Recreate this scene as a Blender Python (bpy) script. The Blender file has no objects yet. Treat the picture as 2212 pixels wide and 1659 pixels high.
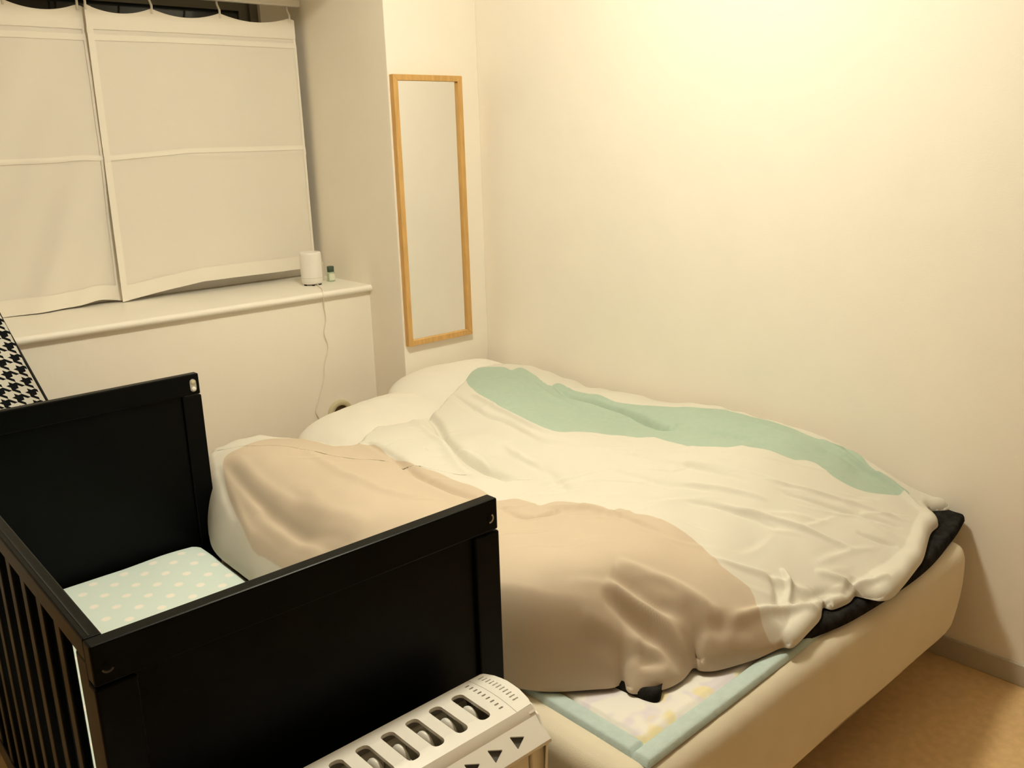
import bpy, bmesh, math, random
import numpy as np
from mathutils import Vector, Matrix, noise

random.seed(7)
SC = bpy.context.scene
COL = SC.collection

# ------------------------------------------------------------------ camera
cam_data = bpy.data.cameras.new('camera')
cam_data.sensor_fit = 'HORIZONTAL'
cam_data.sensor_width = 36.0
cam_data.lens = 36.0 * 1958.6 / 2212.0
cam_data.clip_start = 0.02
cam = bpy.data.objects.new('camera', cam_data)
COL.objects.link(cam)
def camera_matrix(pitch, roll, yaw, pos):
    cy, sy = math.cos(yaw), math.sin(yaw)
    fwd = Vector((sy*math.cos(pitch), cy*math.cos(pitch), -math.sin(pitch)))
    right = Vector((cy, -sy, 0)); down = fwd.cross(right)
    c, s = math.cos(roll), math.sin(roll)
    r2 = right*c - down*s
    d2 = right*s + down*c
    up = -d2; back = -fwd
    m = Matrix(((r2.x, up.x, back.x, pos[0]), (r2.y, up.y, back.y, pos[1]), (r2.z, up.z, back.z, pos[2]), (0, 0, 0, 1)))
    return m
cam.matrix_world = camera_matrix(0.262345, -0.031377, 0.729642, (0, 0, 1.45))
SC.camera = cam

# ------------------------------------------------------------------ world, lamp, exposure
world = bpy.data.worlds.new('night_world'); SC.world = world
world.use_nodes = True
world.node_tree.nodes['Background'].inputs[0].default_value = (0.004, 0.006, 0.010, 1)
world.node_tree.nodes['Background'].inputs[1].default_value = 1.0
LAMP_POS = (1.27, 1.52, 2.45)
LAMP_RADIUS = 0.120            # oblate diffuser, flattened to half its radius
LAMP_COLOR = (1.0, 0.935, 0.735)
LAMP_STRENGTH = 193.0
SC.view_settings.view_transform = 'Standard'
SC.view_settings.look = 'None'
SC.view_settings.gamma = 1.0
SC.view_settings.use_curve_mapping = False
SC.view_settings.exposure = 0.0
SC.cycles.max_bounces = 12
SC.cycles.diffuse_bounces = 8
SC.cycles.transparent_max_bounces = 12
SC.cycles.caustics_reflective = True
SC.cycles.blur_glossy = 0.3
SC.cycles.sample_clamp_indirect = 10.0

# ------------------------------------------------------------------ helpers
def link(name, me, parent=None, mat=None, smooth=False):
    o = bpy.data.objects.new(name, me); COL.objects.link(o)
    if parent: o.parent = parent
    if mat and me: me.materials.append(mat)
    if smooth:
        me.polygons.foreach_set('use_smooth', [True]*len(me.polygons))
    return o
def thing(name, label, cat, loc=(0, 0, 0), group=None):
    o = bpy.data.objects.new(name, None); COL.objects.link(o)
    o.location = loc; o.empty_display_size = 0.05
    o['label'] = label; o['category'] = cat
    if group: o['group'] = group
    return o
def tag(o, label, cat, group=None):
    o['label'] = label; o['category'] = cat
    if group: o['group'] = group
    return o
def structure(name, me, mat, label=None, smooth=False):
    o = link(name, me, None, mat, smooth); o['kind'] = 'structure'
    if label: o['label'] = label
    return o
def finish(bm, name='mesh'):
    bmesh.ops.recalc_face_normals(bm, faces=bm.faces)
    me = bpy.data.meshes.new(name); bm.to_mesh(me); bm.free(); return me
def box_mesh(x0, x1, y0, y1, z0, z1, bev=0.0, seg=2, shear=None):
    bm = bmesh.new()
    v = [bm.verts.new((x, y, z)) for z in (z0, z1) for y in (y0, y1) for x in (x0, x1)]
    for f in ((0, 2, 3, 1), (4, 5, 7, 6), (0, 1, 5, 4), (2, 6, 7, 3), (0, 4, 6, 2), (1, 3, 7, 5)):
        bm.faces.new([v[i] for i in f])
    if bev > 0:
        bmesh.ops.bevel(bm, geom=list(bm.edges), offset=bev, segments=seg, profile=0.5, affect='EDGES')
    return finish(bm)
def box(name, x0, x1, y0, y1, z0, z1, mat, parent=None, bev=0.0, seg=2, smooth=False):
    return link(name, box_mesh(x0, x1, y0, y1, z0, z1, bev, seg), parent, mat, smooth)
def join_boxes(boxes, bev=0.0):
    bm = bmesh.new()
    for b in boxes:
        m = box_mesh(*b, bev=bev); bm.from_mesh(m); bpy.data.meshes.remove(m)
    return finish(bm)
def lathe(profile, n=48, center=(0, 0, 0), cap=True):
    bm = bmesh.new(); rings = []
    for r, z in profile:
        if r < 1e-6:
            rings.append([bm.verts.new((center[0], center[1], center[2]+z))])
        else:
            rings.append([bm.verts.new((center[0]+r*math.cos(2*math.pi*i/n), center[1]+r*math.sin(2*math.pi*i/n), center[2]+z)) for i in range(n)])
    for a, b in zip(rings, rings[1:]):
        for i in range(n):
            j = (i+1) % n
            if len(a) == 1 and len(b) == 1: continue
            if len(a) == 1: bm.faces.new((a[0], b[i], b[j]))
            elif len(b) == 1: bm.faces.new((a[i], b[0], a[j]))
            else: bm.faces.new((a[i], b[i], b[j], a[j]))
    return finish(bm)
def tube_mesh(pts, r, n=8):
    pts = [Vector(p) for p in pts]; bm = bmesh.new(); rings = []
    for i, p in enumerate(pts):
        t = (pts[min(i+1, len(pts)-1)] - pts[max(i-1, 0)]).normalized()
        a = t.cross(Vector((0.3, 1, 0.2))).normalized(); b = t.cross(a)
        rings.append([bm.verts.new(p + (a*math.cos(2*math.pi*k/n) + b*math.sin(2*math.pi*k/n))*r) for k in range(n)])
    for a, b in zip(rings, rings[1:]):
        for k in range(n): bm.faces.new((a[k], a[(k+1) % n], b[(k+1) % n], b[k]))
    bm.faces.new(rings[0]); bm.faces.new(rings[-1][::-1])
    return finish(bm)
def catmull(P, closed=False, k=8):
    P = [Vector(p) for p in P]; out = []; n = len(P)
    rng = range(n) if closed else range(n-1)
    for i in rng:
        p0 = P[(i-1) % n] if closed or i > 0 else P[0]
        p1 = P[i]; p2 = P[(i+1) % n]
        p3 = P[(i+2) % n] if closed or i+2 < n else P[-1]
        for s in range(k):
            t = s/k
            out.append(0.5*((2*p1) + (p2-p0)*t + (2*p0-5*p1+4*p2-p3)*t*t + (3*p1-p0-3*p2+p3)*t**3))
    if not closed: out.append(P[-1])
    return out
def grid_mesh(F, nu, nv):
    """F(u,v)->xyz arrays, open grid"""
    u, v = np.meshgrid(np.linspace(0, 1, nu), np.linspace(0, 1, nv))
    X, Y, Z = F(u, v)
    V = np.stack([X, Y, Z], -1).reshape(-1, 3)
    idx = np.arange(nu*nv).reshape(nv, nu)
    Q = np.stack([idx[:-1, :-1], idx[:-1, 1:], idx[1:, 1:], idx[1:, :-1]], -1).reshape(-1, 4)
    me = bpy.data.meshes.new('grid'); me.from_pydata(V.tolist(), [], Q.tolist()); me.update()
    return me

# ------------------------------------------------------------------ materials
def material(name, color, rough=0.6, spec=0.3, var=0.0, var_scale=20.0, bump=0.0, bump_scale=200.0, metal=0.0, stretch=None):
    m = bpy.data.materials.new(name); m.use_nodes = True
    nt = m.node_tree; N = nt.nodes; L = nt.links; b = N['Principled BSDF']
    b.inputs['Base Color'].default_value = (*color, 1)
    b.inputs['Roughness'].default_value = rough
    b.inputs['Specular IOR Level'].default_value = spec
    b.inputs['Metallic'].default_value = metal
    tc = N.new('ShaderNodeTexCoord'); src = tc.outputs['Object']
    if stretch:
        mp = N.new('ShaderNodeMapping'); mp.inputs['Scale'].default_value = stretch
        L.new(src, mp.inputs['Vector']); src = mp.outputs['Vector']
    if var > 0:
        t = N.new('ShaderNodeTexNoise'); t.inputs['Scale'].default_value = var_scale; t.inputs['Detail'].default_value = 5
        L.new(src, t.inputs['Vector'])
        mr = N.new('ShaderNodeMapRange'); mr.inputs['From Min'].default_value = 0.3; mr.inputs['From Max'].default_value = 0.7
        mr.inputs['To Min'].default_value = 1-var; mr.inputs['To Max'].default_value = 1+var
        L.new(t.outputs['Fac'], mr.inputs['Value'])
        mx = N.new('ShaderNodeMix'); mx.data_type = 'RGBA'; mx.blend_type = 'MULTIPLY'; mx.inputs['Factor'].default_value = 1
        mx.inputs['A'].default_value = (*color, 1); L.new(mr.outputs['Result'], mx.inputs['B'])
        L.new(mx.outputs['Result'], b.inputs['Base Color'])
    if bump > 0:
        t2 = N.new('ShaderNodeTexNoise'); t2.inputs['Scale'].default_value = bump_scale; t2.inputs['Detail'].default_value = 3
        L.new(src, t2.inputs['Vector'])
        bp = N.new('ShaderNodeBump'); bp.inputs['Strength'].default_value = bump; bp.inputs['Distance'].default_value = 0.002
        L.new(t2.outputs['Fac'], bp.inputs['Height']); L.new(bp.outputs['Normal'], b.inputs['Normal'])
    return m
M_WALL = material('wall_paper', (0.90, 0.855, 0.775), 0.75, 0.15, 0.012, 6, 0.12, 260)
M_DIMWALL = material('tan_unseen_wall', (0.58, 0.49, 0.37), 0.6, 0.25, 0.05, 8, stretch=(4, 4, 0.5))  # unseen walls, toned down to cut the bounced light
M_CEIL = material('ceiling_paper', (0.83, 0.81, 0.76), 0.8, 0.1, 0.01, 6, 0.1, 260)
M_SILL = material('white_sill_laminate', (0.90, 0.87, 0.80), 0.35, 0.4)
M_FLOOR = material('tan_floor_vinyl', (0.70, 0.49, 0.25), 0.65, 0.2, 0.08, 45, 0.15, 300)
M_BASEB = material('baseboard_vinyl', (0.52, 0.48, 0.41), 0.5, 0.3, 0.03, 30)
M_BLACK = material('black_brown_stain', (0.0016, 0.0020, 0.0018), 0.38, 0.09, 0.15, 30, 0.05, 90, stretch=(1, 1, 0.15))
M_RIMGLINT = material('bright_rim_glint', (0.55, 0.52, 0.47), 0.35, 0.5, metal=0.6)  # right-hand bolt rim only, its highlight put into the colour
M_BIRCH = material('birch_frame_wood', (0.60, 0.36, 0.125), 0.5, 0.3, 0.10, 18, 0.05, 120, stretch=(6, 6, 0.8))
M_WHITEPL = material('white_plastic', (0.84, 0.82, 0.77), 0.32, 0.45)
M_HEAT = material('white_heater_enamel', (0.83, 0.81, 0.76), 0.30, 0.45)
M_FIN = material('heater_fin_enamel', (0.80, 0.76, 0.66), 0.4, 0.4)
M_DARK = material('dark_void_plastic', (0.02, 0.02, 0.02), 0.6, 0.2)
M_SHEET = material('fitted_sheet_cotton', (0.74, 0.67, 0.53), 0.9, 0.1, 0.02, 12, 0.2, 500)
M_PILLOW = material('white_pillow_cotton', (0.76, 0.73, 0.66), 0.9, 0.1, 0.015, 10, 0.2, 350)
M_THROW = material('charcoal_fleece', (0.022, 0.021, 0.019), 1.0, 0.0, 0.45, 45, 1.0, 420)
M_BIND = material('pale_blue_binding', (0.50, 0.61, 0.60), 0.85, 0.1, 0.05, 60, 0.3, 300)
M_WOODBASE = material('bed_base_fabric', (0.42, 0.36, 0.27), 0.9, 0.1, 0.05, 40)
M_BEIGEPL = material('beige_plastic', (0.55, 0.50, 0.33), 0.45, 0.35)
M_CORD = material('cream_cord', (0.80, 0.76, 0.66), 0.5, 0.3)
M_GREEN = material('dark_green_cap', (0.06, 0.10, 0.065), 0.4, 0.4)
M_PALEGREEN = material('pale_green_glass', (0.42, 0.52, 0.36), 0.15, 0.5)
M_LABEL = material('bottle_label_paper', (0.72, 0.74, 0.60), 0.7, 0.2)
M_PALEBOX = material('pale_carton', (0.66, 0.64, 0.54), 0.6, 0.2)
M_CREAMEDGE = material('cream_edge', (0.75, 0.68, 0.50), 0.6, 0.2)
M_NIGHT = material('night_glass', (0.006, 0.009, 0.008), 0.08, 0.5)
M_ALU = material('window_frame_aluminium', (0.16, 0.15, 0.12), 0.5, 0.4)

def cloth_translucent(name, color, see):
    m = bpy.data.materials.new(name); m.use_nodes = True
    nt = m.node_tree; N = nt.nodes; L = nt.links; b = N['Principled BSDF']; out = N['Material Output']
    b.inputs['Base Color'].default_value = (*color, 1); b.inputs['Roughness'].default_value = 0.95; b.inputs['Specular IOR Level'].default_value = 0.05
    tc = N.new('ShaderNodeTexCoord')
    wv = N.new('ShaderNodeTexNoise'); wv.inputs['Scale'].default_value = 420; L.new(tc.outputs['Object'], wv.inputs['Vector'])
    bp = N.new('ShaderNodeBump'); bp.inputs['Strength'].default_value = 0.15; bp.inputs['Distance'].default_value = 0.001
    L.new(wv.outputs['Fac'], bp.inputs['Height']); L.new(bp.outputs['Normal'], b.inputs['Normal'])
    tr = N.new('ShaderNodeBsdfTransparent'); mx = N.new('ShaderNodeMixShader'); mx.inputs[0].default_value = see
    L.new(b.outputs[0], mx.inputs[1]); L.new(tr.outputs[0], mx.inputs[2]); L.new(mx.outputs[0], out.inputs['Surface'])
    return m
M_CURT = cloth_translucent('curtain_voile', (0.88, 0.84, 0.76), 0.07)
M_CURTHEM = cloth_translucent('curtain_hem', (0.91, 0.87, 0.79), 0.02)

def dotted_material():
    m = bpy.data.materials.new('mint_dotted_cotton'); m.use_nodes = True
    nt = m.node_tree; N = nt.nodes; L = nt.links; b = N['Principled BSDF']
    b.inputs['Roughness'].default_value = 0.9; b.inputs['Specular IOR Level'].default_value = 0.1
    tc = N.new('ShaderNodeTexCoord'); sep = N.new('ShaderNodeSeparateXYZ'); L.new(tc.outputs['Object'], sep.inputs[0])
    def mth(op, a, bb=None):
        n = N.new('ShaderNodeMath'); n.operation = op
        for i, v in enumerate((a, bb)):
            if v is None: continue
            if isinstance(v, (int, float)): n.inputs[i].default_value = v
            else: L.new(v, n.inputs[i])
        return n.outputs[0]
    x = mth('SUBTRACT', sep.outputs[0], 0.597); y = mth('SUBTRACT', sep.outputs[1], 2.206)
    def dist(ox, oy):
        u = mth('SUBTRACT', mth('MULTIPLY', mth('FRACT', mth('ADD', mth('DIVIDE', x, 0.077), 0.5+ox)), 0.077), 0.0385)
        v = mth('SUBTRACT', mth('MULTIPLY', mth('FRACT', mth('ADD', mth('DIVIDE', y, 0.083), 0.5+oy)), 0.083), 0.0415)
        return mth('SQRT', mth('ADD', mth('MULTIPLY', u, u), mth('MULTIPLY', v, v)))
    d = mth('MINIMUM', dist(0, 0), dist(0.5, 0.5))
    mr = N.new('ShaderNodeMapRange'); mr.interpolation_type = 'SMOOTHSTEP'
    mr.inputs['From Min'].default_value = 0.013; mr.inputs['From Max'].default_value = 0.008
    L.new(d, mr.inputs['Value'])
    mx = N.new('ShaderNodeMix'); mx.data_type = 'RGBA'
    mx.inputs['A'].default_value = (0.70, 0.82, 0.79, 1); mx.inputs['B'].default_value = (0.90, 0.89, 0.84, 1)
    L.new(mr.outputs['Result'], mx.inputs['Factor']); L.new(mx.outputs['Result'], b.inputs['Base Color'])
    return m
M_DOTS = dotted_material()

def houndstooth_material(unit=0.0048):
    m = bpy.data.materials.new('houndstooth_fabric'); m.use_nodes = True
    nt = m.node_tree; N = nt.nodes; L = nt.links; b = N['Principled BSDF']
    b.inputs['Roughness'].default_value = 0.9; b.inputs['Specular IOR Level'].default_value = 0.1
    tc = N.new('ShaderNodeTexCoord'); sep = N.new('ShaderNodeSeparateXYZ'); L.new(tc.outputs['Object'], sep.inputs[0])
    def mth(op, a, bb=None):
        n = N.new('ShaderNodeMath'); n.operation = op
        for i, v in enumerate((a, bb)):
            if v is None: continue
            if isinstance(v, (int, float)): n.inputs[i].default_value = v
            else: L.new(v, n.inputs[i])
        return n.outputs[0]
    x = mth('ADD', mth('DIVIDE', sep.outputs[0], unit), 4000.0); z = mth('ADD', mth('DIVIDE', sep.outputs[2], unit), 4000.0)
    bx = mth('LESS_THAN', mth('MODULO', x, 8.0), 4.0); bz = mth('LESS_THAN', mth('MODULO', z, 8.0), 4.0)
    tw = mth('LESS_THAN', mth('MODULO', mth('ADD', x, z), 4.0), 2.0)
    col = mth('ADD', mth('MULTIPLY', tw, bx), mth('MULTIPLY', mth('SUBTRACT', 1.0, tw), bz))
    mx = N.new('ShaderNodeMix'); mx.data_type = 'RGBA'
    mx.inputs['A'].default_value = (0.70, 0.68, 0.62, 1); mx.inputs['B'].default_value = (0.006, 0.007, 0.009, 1)
    L.new(col, mx.inputs['Factor']); L.new(mx.outputs['Result'], b.inputs['Base Color'])
    return m
M_HOUND = houndstooth_material()

def blanket_material():
    m = bpy.data.materials.new('pastel_print_cotton'); m.use_nodes = True
    nt = m.node_tree; N = nt.nodes; L = nt.links; b = N['Principled BSDF']
    b.inputs['Roughness'].default_value = 0.9; b.inputs['Specular IOR Level'].default_value = 0.1
    tc = N.new('ShaderNodeTexCoord')
    t1 = N.new('ShaderNodeTexNoise'); t1.inputs['Scale'].default_value = 16; t1.inputs['Detail'].default_value = 1; L.new(tc.outputs['Object'], t1.inputs['Vector'])
    r1 = N.new('ShaderNodeMapRange'); r1.inputs['From Min'].default_value = 0.60; r1.inputs['From Max'].default_value = 0.68; L.new(t1.outputs['Fac'], r1.inputs['Value'])
    t2 = N.new('ShaderNodeTexNoise'); t2.inputs['Scale'].default_value = 22; t2.inputs['Detail'].default_value = 1
    mp = N.new('ShaderNodeMapping'); mp.inputs['Location'].default_value = (3.1, 7.7, 0); L.new(tc.outputs['Object'], mp.inputs['Vector']); L.new(mp.outputs['Vector'], t2.inputs['Vector'])
    r2 = N.new('ShaderNodeMapRange'); r2.inputs['From Min'].default_value = 0.50; r2.inputs['From Max'].default_value = 0.62; L.new(t2.outputs['Fac'], r2.inputs['Value'])
    a = N.new('ShaderNodeMix'); a.data_type = 'RGBA'; a.inputs['A'].default_value = (0.82, 0.80, 0.76, 1); a.inputs['B'].default_value = (0.74, 0.70, 0.76, 1); L.new(r2.outputs['Result'], a.inputs['Factor'])
    c = N.new('ShaderNodeMix'); c.data_type = 'RGBA'; c.inputs['B'].default_value = (0.80, 0.72, 0.47, 1); L.new(a.outputs['Result'], c.inputs['A']); L.new(r1.outputs['Result'], c.inputs['Factor'])
    L.new(c.outputs['Result'], b.inputs['Base Color'])
    return m
M_BLANKET = blanket_material()

def duvet_material():
    m = bpy.data.materials.new('duvet_cover_cotton'); m.use_nodes = True
    nt = m.node_tree; N = nt.nodes; L = nt.links; b = N['Principled BSDF']
    b.inputs['Roughness'].default_value = 0.9; b.inputs['Specular IOR Level'].default_value = 0.1
    b.inputs['Sheen Weight'].default_value = 0.05
    tc = N.new('ShaderNodeTexCoord')
    def sd(attr):
        at = N.new('ShaderNodeAttribute'); at.attribute_name = attr
        mr = N.new('ShaderNodeMapRange'); mr.inputs['From Min'].default_value = -0.0015; mr.inputs['From Max'].default_value = 0.0015
        L.new(at.outputs['Fac'], mr.inputs['Value']); return mr.outputs['Result']
    t = N.new('ShaderNodeTexNoise'); t.inputs['Scale'].default_value = 55; t.inputs['Detail'].default_value = 6; L.new(tc.outputs['Object'], t.inputs['Vector'])
    tr = N.new('ShaderNodeMapRange'); tr.inputs['From Min'].default_value = 0.3; tr.inputs['From Max'].default_value = 0.7; L.new(t.outputs['Fac'], tr.inputs['Value'])
    teal = N.new('ShaderNodeMix'); teal.data_type = 'RGBA'; teal.inputs['A'].default_value = (0.385, 0.495, 0.41, 1); teal.inputs['B'].default_value = (0.42, 0.515, 0.43, 1); L.new(tr.outputs['Result'], teal.inputs['Factor'])
    m1 = N.new('ShaderNodeMix'); m1.data_type = 'RGBA'; m1.inputs['A'].default_value = (0.67, 0.645, 0.575, 1); L.new(teal.outputs['Result'], m1.inputs['B']); L.new(sd('teal_edge'), m1.inputs['Factor'])
    m2 = N.new('ShaderNodeMix'); m2.data_type = 'RGBA'; m2.inputs['B'].default_value = (0.565, 0.475, 0.37, 1); L.new(m1.outputs['Result'], m2.inputs['A']); L.new(sd('beige_edge'), m2.inputs['Factor'])
    L.new(m2.outputs['Result'], b.inputs['Base Color'])
    w = N.new('ShaderNodeTexNoise'); w.inputs['Scale'].default_value = 700; L.new(tc.outputs['Object'], w.inputs['Vector'])
    bp = N.new('ShaderNodeBump'); bp.inputs['Strength'].default_value = 0.15; bp.inputs['Distance'].default_value = 0.001; L.new(w.outputs['Fac'], bp.inputs['Height']); L.new(bp.outputs['Normal'], b.inputs['Normal'])
    return m
M_DUVET = duvet_material()

def emitter_material():
    m = bpy.data.materials.new('lamp_diffuser_glow'); m.use_nodes = True
    N = m.node_tree.nodes; L = m.node_tree.links
    e = N.new('ShaderNodeEmission'); e.inputs[0].default_value = (*LAMP_COLOR, 1); e.inputs[1].default_value = LAMP_STRENGTH
    L.new(e.outputs[0], N['Material Output'].inputs['Surface'])
    return m
M_GLOW = emitter_material()

def mirror_material():
    m = bpy.data.materials.new('silvered_glass'); m.use_nodes = True
    N = m.node_tree.nodes; L = m.node_tree.links
    tc = N.new('ShaderNodeTexCoord'); t = N.new('ShaderNodeTexNoise'); t.inputs['Scale'].default_value = 3
    L.new(tc.outputs['Object'], t.inputs['Vector'])
    r = N.new('ShaderNodeMapRange'); r.inputs['To Min'].default_value = 0.90; r.inputs['To Max'].default_value = 0.93; L.new(t.outputs['Fac'], r.inputs['Value'])
    cc = N.new('ShaderNodeCombineColor')
    for i in range(3): L.new(r.outputs['Result'], cc.inputs[i])
    b = N['Principled BSDF']; b.inputs['Metallic'].default_value = 1; b.inputs['Roughness'].default_value = 0.015
    L.new(cc.outputs[0], b.inputs['Base Color'])
    return m
M_MIRROR = mirror_material()
DUVET_HEIGHTS=[(1.027,2.496,0.575),(1.195,2.517,0.585),(1.300,2.418,0.580),(1.031,2.304,0.600),(1.142,2.164,0.605),(1.051,1.890,0.600),(1.151,1.732,0.615),(1.200,1.996,0.605),(1.330,1.884,0.585),(1.355,2.142,0.585),(1.282,1.721,0.585),(1.326,1.610,0.585),(0.989,1.708,0.590),(1.107,1.578,0.615),(1.497,2.227,0.600),(1.486,2.024,0.605),(1.404,1.739,0.583),(1.423,2.297,0.580),(1.722,2.362,0.578),(1.640,2.136,0.563),(1.542,1.825,0.558),(1.744,2.193,0.595),(1.829,2.397,0.600),(1.675,1.893,0.602),(1.632,1.658,0.600),(1.592,1.452,0.600),(1.515,1.627,0.575),(1.527,1.503,0.580),(2.041,2.475,0.610),(1.937,2.182,0.618),(1.938,1.965,0.590),(2.191,2.105,0.578),(2.147,1.759,0.568),(2.248,2.049,0.600),(2.223,1.727,0.605),(2.292,1.515,0.610),(2.122,1.478,0.600),(2.219,1.310,0.600),(2.255,1.185,0.565),(2.204,1.087,0.530),(2.372,1.149,0.550),(2.277,1.018,0.505),(2.253,2.505,0.612),(2.255,2.644,0.602),(2.212,2.287,0.600),(1.798,1.472,0.602),(1.755,1.287,0.598),(1.946,1.281,0.610),(1.962,1.152,0.575),(1.672,1.094,0.560),(1.993,1.039,0.535),(2.016,0.927,0.500),(1.749,0.960,0.520),(1.611,0.932,0.490),(1.835,0.891,0.490),(2.039,0.867,0.475),(1.608,0.885,0.465),(2.289,0.934,0.475),(1.354,1.457,0.585),(1.424,1.372,0.598),(1.495,1.223,0.600),(1.489,1.089,0.583),(1.483,0.966,0.545),(1.215,1.239,0.632),(1.286,1.110,0.630),(1.054,1.204,0.630),(1.119,1.081,0.602),(1.256,1.025,0.570),(1.378,1.005,0.572),(1.358,0.934,0.530),(1.436,0.877,0.480),(1.216,0.991,0.500),(1.003,1.089,0.550),(1.087,1.052,0.500),(2.380,2.200,0.560),(2.380,1.900,0.570),(2.380,1.500,0.592),(2.380,1.250,0.575),(2.380,1.050,0.510),(0.930,2.250,0.490),(0.930,1.900,0.490),(0.930,1.600,0.490),(0.930,1.400,0.490),(0.985,1.400,0.560),(0.985,1.700,0.550),(0.985,1.950,0.550),(0.985,2.200,0.550),(2.300,2.450,0.600)]
DUVET_EDGE=[(1.020,2.570),(1.210,2.600),(1.335,2.470),(1.348,2.280),(1.510,2.400),(1.687,2.366),(1.890,2.474),(2.152,2.662),(2.297,2.692),(2.330,2.620),(2.390,2.500),(2.405,2.300),(2.405,1.900),(2.405,1.500),(2.405,1.200),(2.400,1.030),(2.404,0.935),(2.385,0.920),(2.342,0.952),(2.280,0.897),(2.204,0.884),(2.064,0.837),(1.993,0.822),(1.841,0.799),(1.794,0.808),(1.779,0.838),(1.777,0.858),(1.736,0.853),(1.685,0.863),(1.679,0.881),(1.636,0.862),(1.591,0.853),(1.508,0.847),(1.489,0.865),(1.430,0.881),(1.345,0.910),(1.316,0.933),(1.314,0.950),(1.265,0.939),(1.215,0.945),(1.162,0.977),(1.172,1.009),(1.150,1.016),(1.128,1.032),(1.059,1.088),(1.022,1.139),(1.003,1.180),(0.950,1.250),(0.900,1.360),(0.885,1.500),(0.880,1.700),(0.878,1.900),(0.880,2.050),(0.885,2.200),(0.920,2.330)]
TEAL_BAND=[(2.012,2.498),(2.086,2.581),(2.177,2.608),(2.224,2.540),(2.211,2.472),(2.285,2.501),(2.252,2.402),(2.190,2.252),(2.252,2.267),(2.244,2.178),(2.216,1.956),(2.258,1.851),(2.259,1.719),(2.321,1.603),(2.340,1.480),(2.338,1.383),(2.322,1.281),(2.359,1.199),(2.357,1.155),(2.337,1.122),(2.329,1.084),(2.330,1.024),(2.313,0.992),(2.219,1.029),(2.177,1.073),(2.160,1.131),(2.171,1.194),(2.121,1.250),(2.100,1.309),(2.029,1.397),(1.986,1.492),(2.008,1.645),(1.930,1.798),(1.830,1.876),(1.852,2.045),(1.868,2.197),(1.942,2.382)]
BEIGE_BAND=[(1.016,2.389),(1.048,2.422),(1.089,2.422),(1.168,2.463),(1.223,2.451),(1.278,2.408),(1.301,2.310),(1.327,2.262),(1.371,2.314),(1.397,2.295),(1.377,2.221),(1.399,2.208),(1.398,2.146),(1.374,2.052),(1.378,1.947),(1.400,1.873),(1.399,1.771),(1.394,1.681),(1.387,1.614),(1.420,1.595),(1.439,1.546),(1.440,1.518),(1.480,1.506),(1.496,1.441),(1.486,1.338),(1.517,1.325),(1.518,1.280),(1.534,1.254),(1.536,1.201),(1.530,1.119),(1.490,1.017),(1.505,0.957),(1.464,0.907),(1.461,0.877),(1.491,0.867),(1.489,0.863),(1.450,0.800),(1.000,0.800),(0.930,1.150),(0.900,1.300),(0.898,1.500),(0.902,1.750),(0.912,1.930),(0.909,2.020),(0.945,2.177),(0.976,2.294)]
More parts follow.
